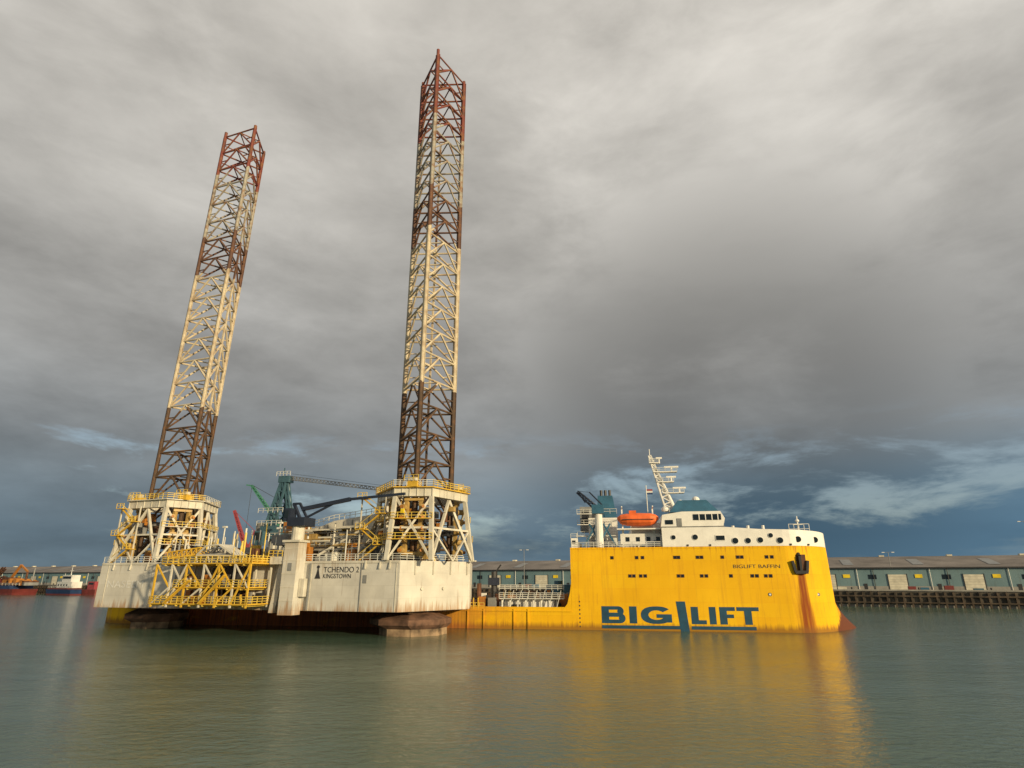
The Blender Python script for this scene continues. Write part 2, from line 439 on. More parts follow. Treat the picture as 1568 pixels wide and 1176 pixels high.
# mast
mb=Vector((-27.5,15,25.3)); mt=Vector((-32.3,15,38.6))
b.lattice(mb+Vector((-1,0,0)),mt,1.9,'ship_white',8,.22,.5)
b.cyl(mb,mb.lerp(mt,.75),.7,'ship_white',.35)
b.cyl(mt,mt+Vector((0,0,1.6)),.1,'ship_white')
for t,wd in ((.3,5.0),(.5,3.8),(.68,5.6),(.85,2.4)):
    p=mb.lerp(mt,t); b.box(p.x-1.0,p.x+wd-1,14,16,p.z,p.z+.22,'ship_white'); b.rail([(p.x-1,14,p.z+.2),(p.x+wd-1,14,p.z+.2)],'rail_white',.9,1.2,.08)
    b.box(p.x+wd*.3,p.x+wd*.9,14.8,15.2,p.z+1.1,p.z+1.5,'ship_white'); b.cyl((p.x+wd*.6,15,p.z),(p.x+wd*.6,15,p.z+1.2),.18,'ship_white')
b.cyl((-22.8,12,25.3),(-22.8,12,26.5),.35,'ship_white')
def dome(c,r,mat,n=12,m=6):
    vs=[];fs=[]
    for j in range(m+1):
        f=-.4+(math.pi/2+.4)*j/m
        for i in range(n):
            t=2*math.pi*i/n; vs.append((c[0]+r*math.cos(f)*math.cos(t),c[1]+r*math.cos(f)*math.sin(t),c[2]+r*math.sin(f)))
    for j in range(m):
        for i in range(n): fs.append((j*n+i,j*n+(i+1)%n,(j+1)*n+(i+1)%n,(j+1)*n+i))
    b.add(vs,fs,mat)
dome((-22.8,12,27.2),.9,'ship_white'); dome((-30.6,3,24.2),.8,'ship_white'); dome((-25.5,20,27.3),1.1,'ship_white')
b.cyl((-34,9,19),(-34,9,30.5),.1,'rail_white')
b.box(-34.0,-32.6,8.97,9.03,29.2,29.6,'crane_red'); b.box(-34.0,-32.6,8.97,9.03,28.8,29.2,'rail_white'); b.box(-34.0,-32.6,8.97,9.03,28.4,28.8,'boat_blue')
b.cyl((-3.4,5,18.9),(-3.4,5,22.6),.22,'ship_white',.1); b.rail([(-5.5,4,18.9),(-1.5,4,18.9)],'rail_white',2.0,1,.1); b.box(-4.3,-2.5,4.6,5.4,20.8,21,'ship_white'); dome((-3.4,5,21.6),.4,'ship_white')
for x in (-17,-14,-11): b.cyl((x,2.5,18.9),(x,2.5,20.6),.3,'ship_white')
b.obj('superstructure',ship)
# lifeboat
b=B()
secs=[(-41.0,.25,22.4),(-40.3,1.0,22.2),(-39,1.35,22.1),(-36.5,1.45,22.1),(-34,1.35,22.1),(-32.9,1.0,22.2),(-32.2,.25,22.4)]
vs=[];n=12
for x,r,zc in secs:
    for i in range(n):
        t=2*math.pi*i/n; vs.append((x,2.0+r*math.cos(t)*1.05,zc+r*math.sin(t)*(1.0 if math.sin(t)>0 else .95)))
fs=[(k*n+i,k*n+(i+1)%n,(k+1)*n+(i+1)%n,(k+1)*n+i) for k in range(len(secs)-1) for i in range(n)]
b.add(vs,fs,'lifeboat_orange'); b.box(-40,-33.2,.45,.6,22.0,22.15,'dark_steel')
b.box(-38.4,-36.9,1.2,2.8,23.2,24.0,'lifeboat_orange')
for x in (-39.9,-33.3):
    b.beam((x,2,20.0),(x,3.6,24.6),.3,'ship_white'); b.beam((x,3.6,24.6),(x,1.6,24.9),.25,'ship_white'); b.beam((x,3,DK),(x,3,20.5),.4,'ship_white')
b.box(-41.2,-32,1,3.6,20.0,20.25,'ship_white'); b.rail([(-41.2,1,DK),(-32,1,DK)],'rail_white',1.1,1.4,.08)
b.obj('lifeboat',ship)
# funnel and aft gear
b=B()
b.box(-47.5,-41,8,18,DK,23.2,'ship_white')
b.prism([(-45.5,9),(-41,9),(-41,16),(-45.5,16)],23.2,28.4,'ship_blue','dark_steel',poly2=[(-45.2,9.5),(-41.8,9.5),(-41.8,15.5),(-45.2,15.5)])
for k in range(3): b.cyl((-44.4+k*1.0,12,28.2),(-44.4+k*1.0,12,30.0),.32,'dark_steel')
b.box(-49.5,-46,10,16,20.5,26,'rig_grey'); b.box(-49,-47.4,9.9,9.99,22,25,'dark_steel')
for z in (19,21.6,24): 
    b.box(-50,-45,7,8,z,z+.15,'ship_white'); b.rail([(-50,7,z),(-41,7,z)],'rail_white',1.1,1.3,.08)
for x in (-46.5,-43.5):
    b.beam((x-2.0,1.8,DK),(x+.9,2.2,21.4),.36,'ship_blue'); b.beam((x+2.2,1.8,DK),(x-.6,2.2,21.4),.36,'ship_blue')
b.cyl((-45,2,DK),(-45,2,23.5),.9,'ship_white',.8,12); b.box(-46.4,-43.8,1,3.2,23.5,25.4,'ship_blue')
b.lattice((-45.5,2,24.8),(-49.5,3.5,28.6),.9,'navy',6,.14,.5); b.beam((-49.5,3.5,28.6),(-47.8,2.5,26),.14,'navy')
b.beam((-44,2,25.3),(-46.8,2.2,28.3),.3,'navy'); b.beam((-46.8,2.2,28.3),(-49.3,3.4,28.7),.08,'navy')
b.rail([(XA+.3,.4,DK),(-32,.4,DK)],'rail_white',1.1,1.5,.09,3)
b.box(XA+.2,XA+1.6,.5,2.5,DK,18.3,'ship_white'); b.box(XA+.5,XA+1.2,.4,.49,17.2,17.8,'glass_dark')
b.rail([(XA+.2,.5,18.3),(XA+1.6,.5,18.3)],'rail_white',.9,.7,.08)
for i in range(34):
    x=random.uniform(-50,-33); y=random.uniform(1.2,6); s_=random.uniform(.3,1.0)
    b.box(x,x+s_,y,y+s_,DK,DK+random.uniform(.6,2.4),random.choice(['ship_white','rig_grey','rail_white','ship_white','dark_steel','ship_blue']))
for i in range(6):
    x=-50+i*2.2; b.cyl((x,4,DK),(x,4,DK+random.uniform(2,6)),.12,'rail_white')
b.beam((-49.8,3,18.9),(-41.5,3,18.9),.18,'rail_white'); b.beam((-49,6,DK),(-45,6,21.5),.22,'rail_white')
b.obj('aft_deck_gear',ship)
# portholes
b=B()
for x in (-42.5,-37.4,-36.2,-29.6,-28.9,-25.1,-24.3,-20.2,-17.2,-16.4,-11.6,-10.6):
    b.box(x-.34,x+.34,-.07,-.005,13.85,14.5,'rust_steel'); b.box(x-.22,x+.22,-.11,-.072,13.95,14.4,'glass_dark')
for x in (-39.0,-38.2,-36.8,-35.9,-29.2,-28.4,-24.6,-23.7,-18.9,-14.8,-13.9,-12.2,-11.3):
    b.box(x-.34,x+.34,-.07,-.005,10.2,10.85,'rust_steel'); b.box(x-.22,x+.22,-.11,-.072,10.3,10.75,'glass_dark')
b.box(XA,-8.5,-.05,-.002,DK-.35,DK-.05,'hull_yellow')
for x in (-11.9,-2.3):
    y=side_y(x,7)-.06
    b.cyl((x,y,7.0),(x,y+.05,7.0),.33,'ship_blue_text',n=14); b.cyl((x,y-.03,7.0),(x,y,7.0),.2,'ship_white',n=14)
for k in range(7): b.rect(-49.8,-49.55,.5+k*.8,.8+k*.8,-.02,'text_dark')
b.obj('portholes',ship)
# anchor
b=B()
ya=side_y(-5.4,12)
b.box(-6.6,-4.2,ya-.15,ya+.6,10.9,14.6,'rust_steel')
b.beam((-5.4,ya-.5,11.0),(-5.4,ya-.5,14.3),.45,'dark_steel')
b.beam((-6.6,ya-.55,11.2),(-4.2,ya-.55,11.2),.6,'dark_steel')
b.beam((-6.5,ya-.6,11.2),(-6.9,ya-.7,13.4),.5,'dark_steel'); b.beam((-4.3,ya-.3,11.2),(-3.9,ya-.2,13.4),.5,'dark_steel')
b.cyl((-5.4,ya-.4,14.3),(-5.4,ya+.1,14.8),.35,'dark_steel')
b.obj('anchor',ship)
# big lettering
b=B(); T='ship_blue_text'; zb_,zt_=1.35,4.6
def bowl(x0,x1,z0,z1,tw,th,y,q=12):
    r=(z1-z0)/2; ri=r-th; xc=x1-r*1.15
    xi=x1-tw
    o=[(x0,z1)];i_=[(x0,z1-th)]
    for k in range(q+1):
        a=math.pi/2-math.pi*k/q
        o.append((xc+r*1.15*math.cos(a),(z0+z1)/2+r*math.sin(a))); i_.append((xc+(xi-xc)*math.cos(a),(z0+z1)/2+ri*math.sin(a)))
    o.append((x0,z0)); i_.append((x0,z0+th)); b.strip(o,i_,y,T)
b.rect(-45.2,-43.7,zb_,zt_,-.030,T)
bowl(-44.5,-40.7,2.72,zt_,1.3,.66,-.034); bowl(-44.5,-40.4,zb_,3.28,1.35,.70,-.038)
b.rect(-39.6,-38.1,zb_,zt_,-.030,T)
o=[];i_=[];cx,cz=-34.2,(zb_+zt_)/2
for k in range(25):
    a=R(38+k*(322-38+12)/24); o.append((cx+3.1*math.copysign(abs(math.cos(a))**.85,math.cos(a)),cz+1.66*math.copysign(abs(math.sin(a))**.85,math.sin(a)))); i_.append((cx+1.6*math.cos(a),cz+.90*math.sin(a)))
b.strip(o,i_,-.030,T)
b.rect(-34.2,-31.2,2.45,3.15,-.034,T); b.rect(-32.6,-31.2,zb_+.25,2.9,-.038,T)
b.rect(-45.2,-29.4,.35,.98,-.042,T)
b.add([(-29.7,-.034,.35),(-30.2,-.034,5.6),(-28.4,-.034,5.6),(-27.9,-.034,-.3),(-29.6,-.034,-.3)],[(0,4,3,2,1)],T)
b.rect(-27.4,-26.0,zb_,zt_,-.030,T); b.rect(-26.6,-24.5,zb_,2.1,-.034,T)
b.rect(-27.5,-15.2,.35,.98,-.042,T)
b.rect(-23.9,-22.6,zb_,zt_,-.030,T)
b.rect(-21.9,-20.5,zb_,zt_,-.030,T); b.rect(-21.2,-18.9,3.88,zt_,-.034,T); b.rect(-21.2,-19.2,2.55,3.22,-.038,T)
b.rect(-18.6,-14.4,3.88,zt_,-.030,T); b.rect(-17.2,-15.8,zb_,4.2,-.034,T)
b.obj('lettering_company',ship)
text('ship_name','BIGLIFT BAFFIN',-18.3,-9.3,-.03,12.0,12.7,'text_dark',ship,0)
# main deck gear
b=B()
for i in range(64):
    x=random.uniform(-75,-54); y=random.uniform(1,34); s_=random.uniform(.6,2.2); h=random.uniform(.6,3.4)
    b.box(x,x+s_,y,y+s_,3.9,3.9+h,random.choice(['crane_teal','rust_steel','rig_grey','rig_orange','ship_white','dark_steel','rig_yellow']))
b.box(-66,-55,3,5,3.9,6.0,'ship_white')
for z in (6.0,7.6): b.rail([(-67,1.5,z),(-53,1.5,z)],'rail_white',1.1,1.2,.1,3)
b.box(-67,-53,1.5,4,5.85,6.0,'rail_white')
for k in range(8): b.beam((-66.5+k*1.7,1.5,4),(-66.5+k*1.7+1,1.5,7.6),.12,'rail_white'); b.cyl((-66.5+k*1.7,2.4,4),(-66.5+k*1.7,2.4,6),.2,'rail_white')
b.cyl((-72,4,3.9),(-72,4,9),.5,'rust_steel'); b.cyl((-69,6,3.9),(-69,6,11.5),.7,'dark_steel'); b.box(-70.2,-68,5,7,8.6,10.2,'navy'); b.beam((-69,6,11),(-67.5,6,13),.3,'dark_steel')
b.cyl((-55.5,16,3.9),(-55.5,16,9.5),1.0,'ship_blue')
b.box(-60,-53,28,33,3.9,8.5,'ship_blue'); b.box(-75,-70,2,6,3.9,5.6,'rust_steel')
b.rail([(-75,.2,3.9),(-70,.2,3.9)],'rail_yellow',1.2,1,.1)
for x in (-73.5,-72.3,-71.3): b.beam((x,.1,3.9),(x,.1,6.1),.18,'rig_yellow')
for x in range(-148,-78,7):
    b.box(x,x+1.0,.6,3.2,3.9,4.9,random.choice(['rust_steel','rig_orange','dark_steel']))
b.obj('deck_machinery',ship)

# ------------------------------------------------------------------ RIG
rig=empty('jackup_rig',(-88,132,0),math.atan2(-20,67.6))
Z0,Z1=4.3,13.2
poly=[(0,0),(70.5,0),(78.5,15),(72,34),(52,62),(28,62),(-9,28),(-7,10)]
b=B(); b.prism(poly,Z0,Z1,'rig_hull_white','rig_grey')
b.box(.2,70.3,-.12,-.01,Z1-.45,Z1-.1,'rig_white')
for x in (2,14,52.0,69.8): b.box(x,x+.12,-.08,-.01,Z0,Z1-.5,'rig_white')
for x in (63.5,66.5,68.5,3.5,8,12.5): b.beam((x,-.05,Z1),(x,-.25,Z1-1.5),.25,'rig_white')
b.box(63.2,63.9,-.1,-.01,9.2,10.6,'rig_grey'); b.box(62.6,62.75,-.1,-.01,Z0,Z1,'rig_grey')
dx,dy=8.0,15
for t in (.2,.45,.7,.95):
    p=(70.5+dx*t+.1,dy*t-.06); b.beam((p[0],p[1],Z1-.1),(p[0],p[1],Z1-2.5),.22,'rig_white')
for t in (.3,.6): 
    p=(70.5+dx*t+.06,dy*t-.03); b.cyl((p[0],p[1],Z1-5),(p[0]+.2,p[1]-.13,Z1-5),.3,'rig_white')
for x in (8,24,40,56,68): b.box(x,x+2,24,44,3.92,4.29,'rust_steel')
b.obj('rig_hull',rig)
text('rig_name','TCHENDO 2',54.7,62.2,-.06,11.1,12.1,'text_dark',rig,0)
text('rig_port','KINGSTOWN',54.7,60.6,-.06,10.05,10.85,'text_dark',rig,0)
b=B(); 
b.xprism([(52.9,10),(54.1,10),(53.8,10.8),(53.5,12.2),(53.2,10.8)],-.08,-.02,'text_dark'); b.cyl((53.5,-.08,12.1),(53.5,-.03,12.1),.3,'text_dark',n=10)
b.obj('rig_emblem',rig)
text('rig_faint_name','NASEEM',2.6,12.2,-.06,8.2,9.6,'text_faint',rig,0)

def make_leg(name,cx,cy,angs,z0,z1,lean=0,Rr=6.3):
    b=B()
    def C(i,z): 
        a=R(angs[i]); return Vector((cx+Rr*math.cos(a)+lean*(z-30),cy+Rr*math.sin(a),z))
    H=5.7; n=int(round((z1-z0)/H)); H=(z1-z0)/n
    for i in range(3):
        b.cyl(C(i,z0),C(i,z1+(1.6 if i==0 else .8)),.42,'leg_paint',n=8)
        b.beam(C(i,z0),C(i,z1),1.2,'leg_paint',.16) 
    for k in range(n+1):
        z=z0+k*H
        mids=[(C(i,z)+C((i+1)%3,z))/2 for i in range(3)]
        for i in range(3):
            j=(i+1)%3
            b.cyl(C(i,z),C(j,z),.22,'leg_paint',n=6)
            b.beam(mids[i],mids[j],.24,'leg_paint')
            if k<n:
                m2=(C(i,z+H)+C(j,z+H))/2
                b.cyl(C(i,z),m2,.24,'leg_paint',n=6); b.cyl(C(j,z),m2,.24,'leg_paint',n=6)
                zh=z+H/2
                b.beam(C(i,zh),(C(i,z)+m2)/2,.2,'leg_paint'); b.beam(C(j,zh),(C(j,z)+m2)/2,.2,'leg_paint')
    b.beam((C(1,z0)+C(2,z0))/2,(C(1,z1-20)+C(2,z1-20))/2,.4,'leg_paint')
    return b.obj(name,rig)
rot=16.5
make_leg('leg_fore',69.4,10.1,[268+rot,28+rot,148+rot],4,136.5,Rr=6.4)
make_leg('leg_aft',6.9,10.3,[190+rot,310+rot,70+rot],4,130.5,.022,Rr=6.2)

def tower(name,cx,cy,angs,stx,rb,wk,wr):
    b=B(); zt=25.0; zb=Z1
    cols=[]
    for a in angs:
        for s_ in (-23,23): cols.append(a+s_)
    def P(a,r,z): return Vector((cx+r*math.cos(R(a)),cy+r*math.sin(R(a)),z))
    rt=8.9
    n=6
    for k in range(n):
        a=cols[k]; a2=cols[(k+1)%n]
        b.beam(P(a,rb,zb),P(a,rt,zt),.75,'rig_white')
        long=(k%2==1)
        mid=lambda z,r:(P(a,r,z)+P(a2,r,z))/2
        rm=(rt+rb)/2; zm=(zt+zb)/2
        if long:
            b.beam(P(a,rb,zb),mid(zt-.3,rt),.5,'rig_white'); b.beam(P(a2,rb,zb),mid(zt-.3,rt),.5,'rig_white')
            b.beam(P(a,rm,zm),P(a2,rm,zm),.36,'rig_white'); b.beam(P(a,rm,zm),mid(zb,rb),.3,'rig_white'); b.beam(P(a2,rm,zm),mid(zb,rb),.3,'rig_white')
        else:
            b.beam(P(a,rb,zb),P(a2,rt,zt),.4,'rig_white'); b.beam(P(a2,rb,zb),P(a,rt,zt),.4,'rig_white'); b.beam(P(a,rm,zm),P(a2,rm,zm),.36,'rig_white')
        o1,o2=P(a,9.3,zt),P(a2,9.3,zt); i1,i2=P(a,7.7,zt),P(a2,7.7,zt); up=Vector((0,0,1.7))
        b.add([o1,o2,i2,i1,o1+up,o2+up,i2+up,i1+up],[(0,3,2,1),(4,5,6,7),(0,1,5,4),(2,3,7,6)],'rig_white')
        for q in range(5):
            pa=P(a,9.36,zt)+(P(a2,9.36,zt)-P(a,9.36,zt))*(q/5); b.beam(pa,pa+up,.16,'rig_white')
        b.rail([P(a,9.9,zt+1.8),P(a2,9.9,zt+1.8)],'rail_yellow' if k%3 else 'rail_white',1.2,1.2,.10,3)
        w1,w2=P(a,10.0,zt+1.6),P(a2,10.0,zt+1.6); v1,v2=P(a,9.32,zt+1.6),P(a2,9.32,zt+1.6); u2=Vector((0,0,.18))
        b.add([w1,w2,v2,v1,w1+u2,w2+u2,v2+u2,v1+u2],[(0,3,2,1),(4,5,6,7),(0,1,5,4),(2,3,7,6)],wk)
        for z in (17.0,20.8):
            if (k+int(z))%3!=0:
                rr=rb-(z-zb)/(zt-zb)*(rb-rt)
                q1,q2=P(a,rr+.2,z),P(a2,rr+.2,z); 
                b.beam(q1,q2,.8,wk,.14); b.rail([P(a,rr+.6,z),P(a2,rr+.6,z)],wr,1.1,1.2,.09)
    for a in angs:
        for s_ in (-11,11):
            b.beam(P(a+s_,7.3,14),P(a+s_,7.3,26),.7,'jack_tan')
        for z in range(15,25,2):
            for s_ in (-13,13):
                p=P(a+s_,7.6,z); q=P(a+s_,8.8,z); b.cyl(p,q,.55,'jack_tan',n=10)
                b.cyl(q,P(a+s_,9.4,z),.3,'rig_orange',n=8)
        for z in (14.5,19.5,24.5): b.beam(P(a-14,7.7,z),P(a+14,7.7,z),.5,'jack_tan')
    for a in angs:
        p=P(a,8.3,26.7); b.box(p.x-1.1,p.x+1.1,p.y-1.1,p.y+1.1,26.7,27.8,'rig_yellow')
        b.box(p.x-.7,p.x+.5,p.y-.6,p.y+.6,27.8,28.6,'rig_white')
        b.rail([(p.x-1.5,p.y-1.4,27.8),(p.x+1.5,p.y-1.4,27.8)],'rail_yellow',1.1,1,.09)
    for i in range(44):
        a=random.uniform(0,360); r=random.uniform(3.5,7.5); z=random.uniform(13.2,23)
        p=P(a,r,z); s_=random.uniform(.3,.9); b.box(p.x-s_,p.x+s_,p.y-s_,p.y+s_,z,z+random.uniform(.6,2.4),random.choice(['jack_tan','rig_orange','rust_steel','dark_steel','dark_steel','rig_grey']))
    x0=stx; y0=cy-8.8
    for k in range(4):
        z=Z1+k*2.9
        xa,xb=(x0,x0+4) if k%2==0 else (x0+4,x0)
        b.beam((xa,y0,z),(xb,y0,z+2.9),.45,'rig_yellow',.18)
        b.beam((xa,y0-.4,z+1.1),(xb,y0-.4,z+4.0),.09,'rail_yellow')
        b.box(xb-1,xb+1,y0-.6,y0+1,z+2.8,z+2.95,'rig_yellow'); b.rail([(xb-1,y0-.6,z+2.9),(xb+1,y0-.6,z+2.9)],'rail_yellow',1.1,1,.09)
    for x in (x0-.6,x0+4.6): b.beam((x,y0+.6,Z1),(x,y0+.6,Z1+12),.22,'rig_white')
    return b.obj(name,rig)
tower('jack_tower_fore',69.4,10.1,[268+rot,28+rot,148+rot],61.2,10.6,'rig_yellow','rail_yellow')
tower('jack_tower_aft',6.6,10.3,[190+rot,310+rot,70+rot],0.6,10.8,'rig_white','rail_yellow')

b=B()
def can(cx,cy,r,mat2):
    n=8
    P=lambda rr,z:[(cx+rr*math.cos(2*math.pi*(i+.5)/n),cy+rr*math.sin(2*math.pi*(i+.5)/n)) for i in range(n)]
    b.prism(P(r,0),1.9,2.8,'can_brown',poly2=P(r,0)); b.prism(P(r,0),2.8,4.2,'can_brown',poly2=P(r*.5,0))
    b.prism([(x+.8,y-.4) for x,y in P(r*.82,0)],-1.5,1.2,mat2); b.prism([(x+.8,y-.4) for x,y in P(r*.82,0)],1.2,1.9,'can_brown',poly2=P(r,0))
can(68.6,9.6,7.8,'can_pale'); can(7.0,10,6.6,'can_pale')
b.obj('spud_cans',rig)

# deck clutter & rails
b=B()
b.rail([(0,.3,Z1),(21.5,.3,Z1)],'rail_white',1.2,1.5,.09,3); b.rail([(44,.3,Z1),(70.3,.3,Z1)],'rail_white',1.2,1.5,.09,3); b.rail([(70.3,.3,Z1),(78.2,15,Z1)],'rail_white',1.2,1.5,.09,3); b.rail([(78.2,15,Z1),(72,33,Z1)],'rail_white',1.2,1.5,.09,3)
for i in range(200):
    x=random.uniform(16,64); y=random.uniform(1.5,30); s_=random.uniform(.4,2.6); h=random.uniform(.5,3.6)
    b.box(x,x+s_,y,y+random.uniform(.4,2.5),Z1,Z1+h,random.choice(['rig_white','rig_grey','rig_grey','rail_white','rig_orange','rig_yellow','dark_steel','rust_steel']))
for i in range(90):
    x=random.uniform(16,62); y=random.uniform(1,20); h=random.uniform(2,7.5)
    b.cyl((x,y,Z1),(x,y,Z1+h),random.choice([.08,.12,.2]),random.choice(['rig_white','rig_grey','rail_yellow','rail_white']),n=6)
for i in range(40):
    x=random.uniform(40,58); y=random.uniform(2,8.5); z=random.uniform(14.5,20)
    b.beam((x,y,z),(x+random.uniform(3,8),y,z),random.choice([.12,.2,.3]),random.choice(['rig_white','rig_grey','jack_tan']))
for k,(x0,x1,y0) in enumerate([(47,61,9),(45,60,12)]):
    z=Z1+k*3.1
    b.box(x0,x1,y0,y0+16,z,z+2.8,'rig_white'); b.box(x0-1,x1+1,y0-2.2,y0+17,z+2.8,z+3.05,'rig_grey')
    b.rail([(x0-1,y0-2.2,z+3.05),(x1+1,y0-2.2,z+3.05)],'rail_yellow' if k else 'rail_white',1.1,1.3,.1,3)
    for j in range(6):
        xx=x0+1+j*2.3
        b.box(xx,xx+1.0,y0-.08,y0-.01,z+(.1 if j%3==0 else 1.2),z+2.1,'glass_dark' if j%3 else 'rig_grey')
    for j in range(5): b.beam((x0-.8+j*(x1-x0+1.6)/4,y0-2.1,z),(x0-.8+j*(x1-x0+1.6)/4,y0-2.1,z+2.8),.2,'rig_white')
b.xprism([(44,19.4),(50,21.5),(60.5,22.8),(60.5,20.5)],9,22,'rig_white')
for j in range(9): b.beam((45+j*1.9,8.9,19.6+.2*j),(45+j*1.9,8.9,20.2+.3*j),.15,'rig_grey')
b.rail([(44,9,20.2),(50,9,21.6),(60,9,22.8)],'rail_white',1.1,1.2,.1)
b.lattice((50,9,18),(60,9,19),1.2,'rig_white',8,.14)
b.box(40,46,9,14,15,19,'jack_tan'); b.box(39,43,4,7,16.5,18.5,'rig_grey'); b.box(40,42.5,6,12,19,21.3,'rig_orange')
b.xprism([(57,13.2),(60.5,21),(61.4,21),(58,13.2)],6,7.5,'rig_white')
b.beam((51,3,14.3),(61,4,19.8),.4,'rig_white')
for x,y,h in ((18,14,8),(30,18,9),(36,10,7),(64,22,11)): b.cyl((x,y,Z1),(x,y,Z1+h),.16,'rail_white'); b.box(x-.5,x+.5,y-.3,y+.3,Z1+h,Z1+h+.4,'rail_white')
b.obj('deck_equipment',rig)

# crane pedestal column & crane with resting boom
b=B()
b.box(47.4,50.4,-2.6,-.01,3.6,16.6,'rig_hull_white'); b.box(47.0,50.8,-3.0,.3,16.6,17.0,'rig_white')
for z in (6,8.4,10.8,13.2,15.4): b.box(47.36,50.44,-2.66,-2.605,z,z+.14,'rig_white')
b.box(48.6,49.4,-2.7,-2.61,11.4,12.8,'rig_grey')
b.xprism([(44.6,3.9),(45.9,3.9),(47.3,13.6),(46.0,13.6)],-1.6,-.02,'rig_hull_white')
b.box(44.2,47.35,-2.3,-.02,12.6,14.0,'rig_white'); b.rail([(43.8,-2.4,14.0),(46.9,-2.4,14.0)],'rail_yellow',1.1,1,.1)
b.box(50.5,51.6,-1.4,-.02,6.8,10.0,'rig_white'); b.beam((52.0,-.4,4.5),(52.0,-.4,12.8),.25,'rig_grey')
b.cyl((49,-1.2,17),(49,-1.2,19.6),1.2,'rig_white',n=14)
b.box(47.4,51.2,-2.8,.8,19.6,21.2,'navy'); b.box(46.4,47.8,-2.6,-.8,20.6,23.0,'navy'); b.box(46.5,47.3,-2.68,-2.61,21.2,22.6,'glass_dark')
b.beam((49,-1.2,21.2),(47.2,-1,24),.5,'navy'); b.beam((48.8,-1.2,24.0),(47,-1,24),.4,'navy'); b.beam((50.6,-1.2,21.2),(48.6,-1,24),.4,'navy')
b.beam((49.4,-1.2,22.9),(60.0,-1.5,24.4),.7,'navy'); b.beam((60.0,-1.5,24.4),(71.8,-2.2,24.9),.45,'navy'); b.beam((49.4,-1.2,20.8),(56.0,-1.3,23.6),.35,'navy')
b.cyl((71.5,-2.2,24.7),(71.5,-2.2,22.2),.05,'dark_steel'); b.box(71.2,71.8,-2.4,-2.0,21.4,22.2,'sign_yellow')
b.obj('deck_crane',rig)

# second crane (blue-grey) with long lattice boom
b=B()
cx,cy=25.0,24
b.cyl((cx,cy,Z1),(cx,cy,19),1.9,'rig_white',n=14)
b.box(cx-3.0,cx+2.4,cy-3,cy+3,19,22.0,'crane_teal'); b.box(cx-3.5,cx-1.0,cy-4.2,cy-3.01,17.5,20.8,'crane_teal'); b.box(cx-3.3,cx-1.3,cy-4.28,cy-4.21,18.7,20.5,'glass_dark')
b.lattice((cx-1.6,cy,22.0),(cx+.4,cy,33.6),2.8,'crane_teal',4,.3,1.3)
b.beam((cx-2.6,cy-1,22),(cx+.2,cy-.5,33.5),.5,'crane_teal')
b.lattice((cx+3.4,cy,22.0),(cx+.8,cy,33.2),.9,'crane_teal',4,.22,.7)
b.box(cx-1.1,cx+2.0,cy-1,cy+1,32.8,34.4,'crane_teal'); b.rail([(cx-1.6,cy-1.2,34.4),(cx+2.4,cy-1.2,34.4)],'rail_white',1.1,1,.09)
b.beam((cx-.5,cy,34.4),(cx-.3,cy,36.6),.2,'crane_teal')
b.lattice((cx+2,cy,33.9),(62.5,cy-8,28.0),.9,'rig_grey',30,.08,.6)
b.beam((cx+2,cy,35.0),(62.5,cy-8,28.8),.06,'dark_steel')
b.box(cx-5,cx-3.1,cy-2,cy+2,19.2,23.0,'rig_grey')
for k in range(3): b.rail([(cx-4,cy-3.2,19.2+k*3),(cx+3,cy-3.2,19.2+k*3)],'rail_white',1.1,1.2,.09)
b.obj('boom_crane',rig)

# overhanging multi-level yellow access platform
b=B()
X0,X1,Y0=21.8,44.0,-7.0
levels=[(5.4,X0,X1),(8.3,X0+5,X1-1),(12.6,X0+1.5,X1)]
for z,a,c in levels:
    b.box(a,c,Y0,-.05,z,z+.22,'rig_yellow'); b.rail([(a,-.1,z+.2),(a,Y0,z+.2),(c,Y0,z+.2),(c,-.1,z+.2)],'rail_yellow',1.25,1.25,.10,3)
    for x in range(int(a)+1,int(c),3): b.box(x,x+.18,Y0+.1,-.1,z-.3,z-.01,'rail_yellow')
xs_=[X0+.3,X0+4,X0+7.5,X0+11.5,X0+15,X0+18.5,X1-.3]
for i,x in enumerate(xs_):
    b.beam((x,Y0+.2,4.9),(x,Y0+.2,12.6),.3,'rig_white' if i%2 else 'rig_yellow'); b.beam((x,-1,4.9),(x,-1,12.6),.3,'rig_white')
for i in range(len(xs_)-1):
    b.beam((xs_[i],Y0+.15,5.4),(xs_[i+1],Y0+.15,12.6) if i%2 else (xs_[i+1],Y0+.15,8.4),.26,'rig_white' if i<3 else 'rig_yellow')
    b.beam((xs_[i+1],Y0+.15,8.4),(xs_[i],Y0+.15,12.6),.24,'rig_white' if i%2 else 'rig_yellow')
for i in range(64):
    x=random.uniform(X0+1,X1-2); y=random.uniform(Y0+1,-1.5); z=random.choice([5.62,8.52]); s_=random.uniform(.3,1.5)
    b.box(x,x+s_,y,y+s_*.7,z,z+random.uniform(.5,2.4),random.choice(['rig_white','rig_grey','rig_yellow','dark_steel','rig_orange','dark_steel','rust_steel']))
for k in range(2):
    b.beam((X0+4+k*8,Y0-.4,5.6),(X0+9+k*8,Y0-.4,9.6+k),.7,'rig_yellow',.2); b.beam((X0+4+k*8,Y0-.8,6.7),(X0+9+k*8,Y0-.8,10.7+k),.1,'rail_yellow')
for yy in (Y0+1.5,Y0+4.5):
    b.beam((X0+8,yy,14.3),(X0+17,yy,14.1),.3,'rig_white'); b.beam((X0+8,yy,14.3),(X0+10,yy,16.0),.25,'rig_white'); b.beam((X0+10,yy,16.0),(X0+13,yy,16.2),.25,'rig_white'); b.beam((X0+13,yy,16.2),(X0+17,yy,14.1),.3,'rig_white')
    for j in range(6): b.beam((X0+8.5+j*1.4,yy,12.8),(X0+8.5+j*1.4+(.8 if j%2 else -.6),yy,14.2),.16,'rig_white')
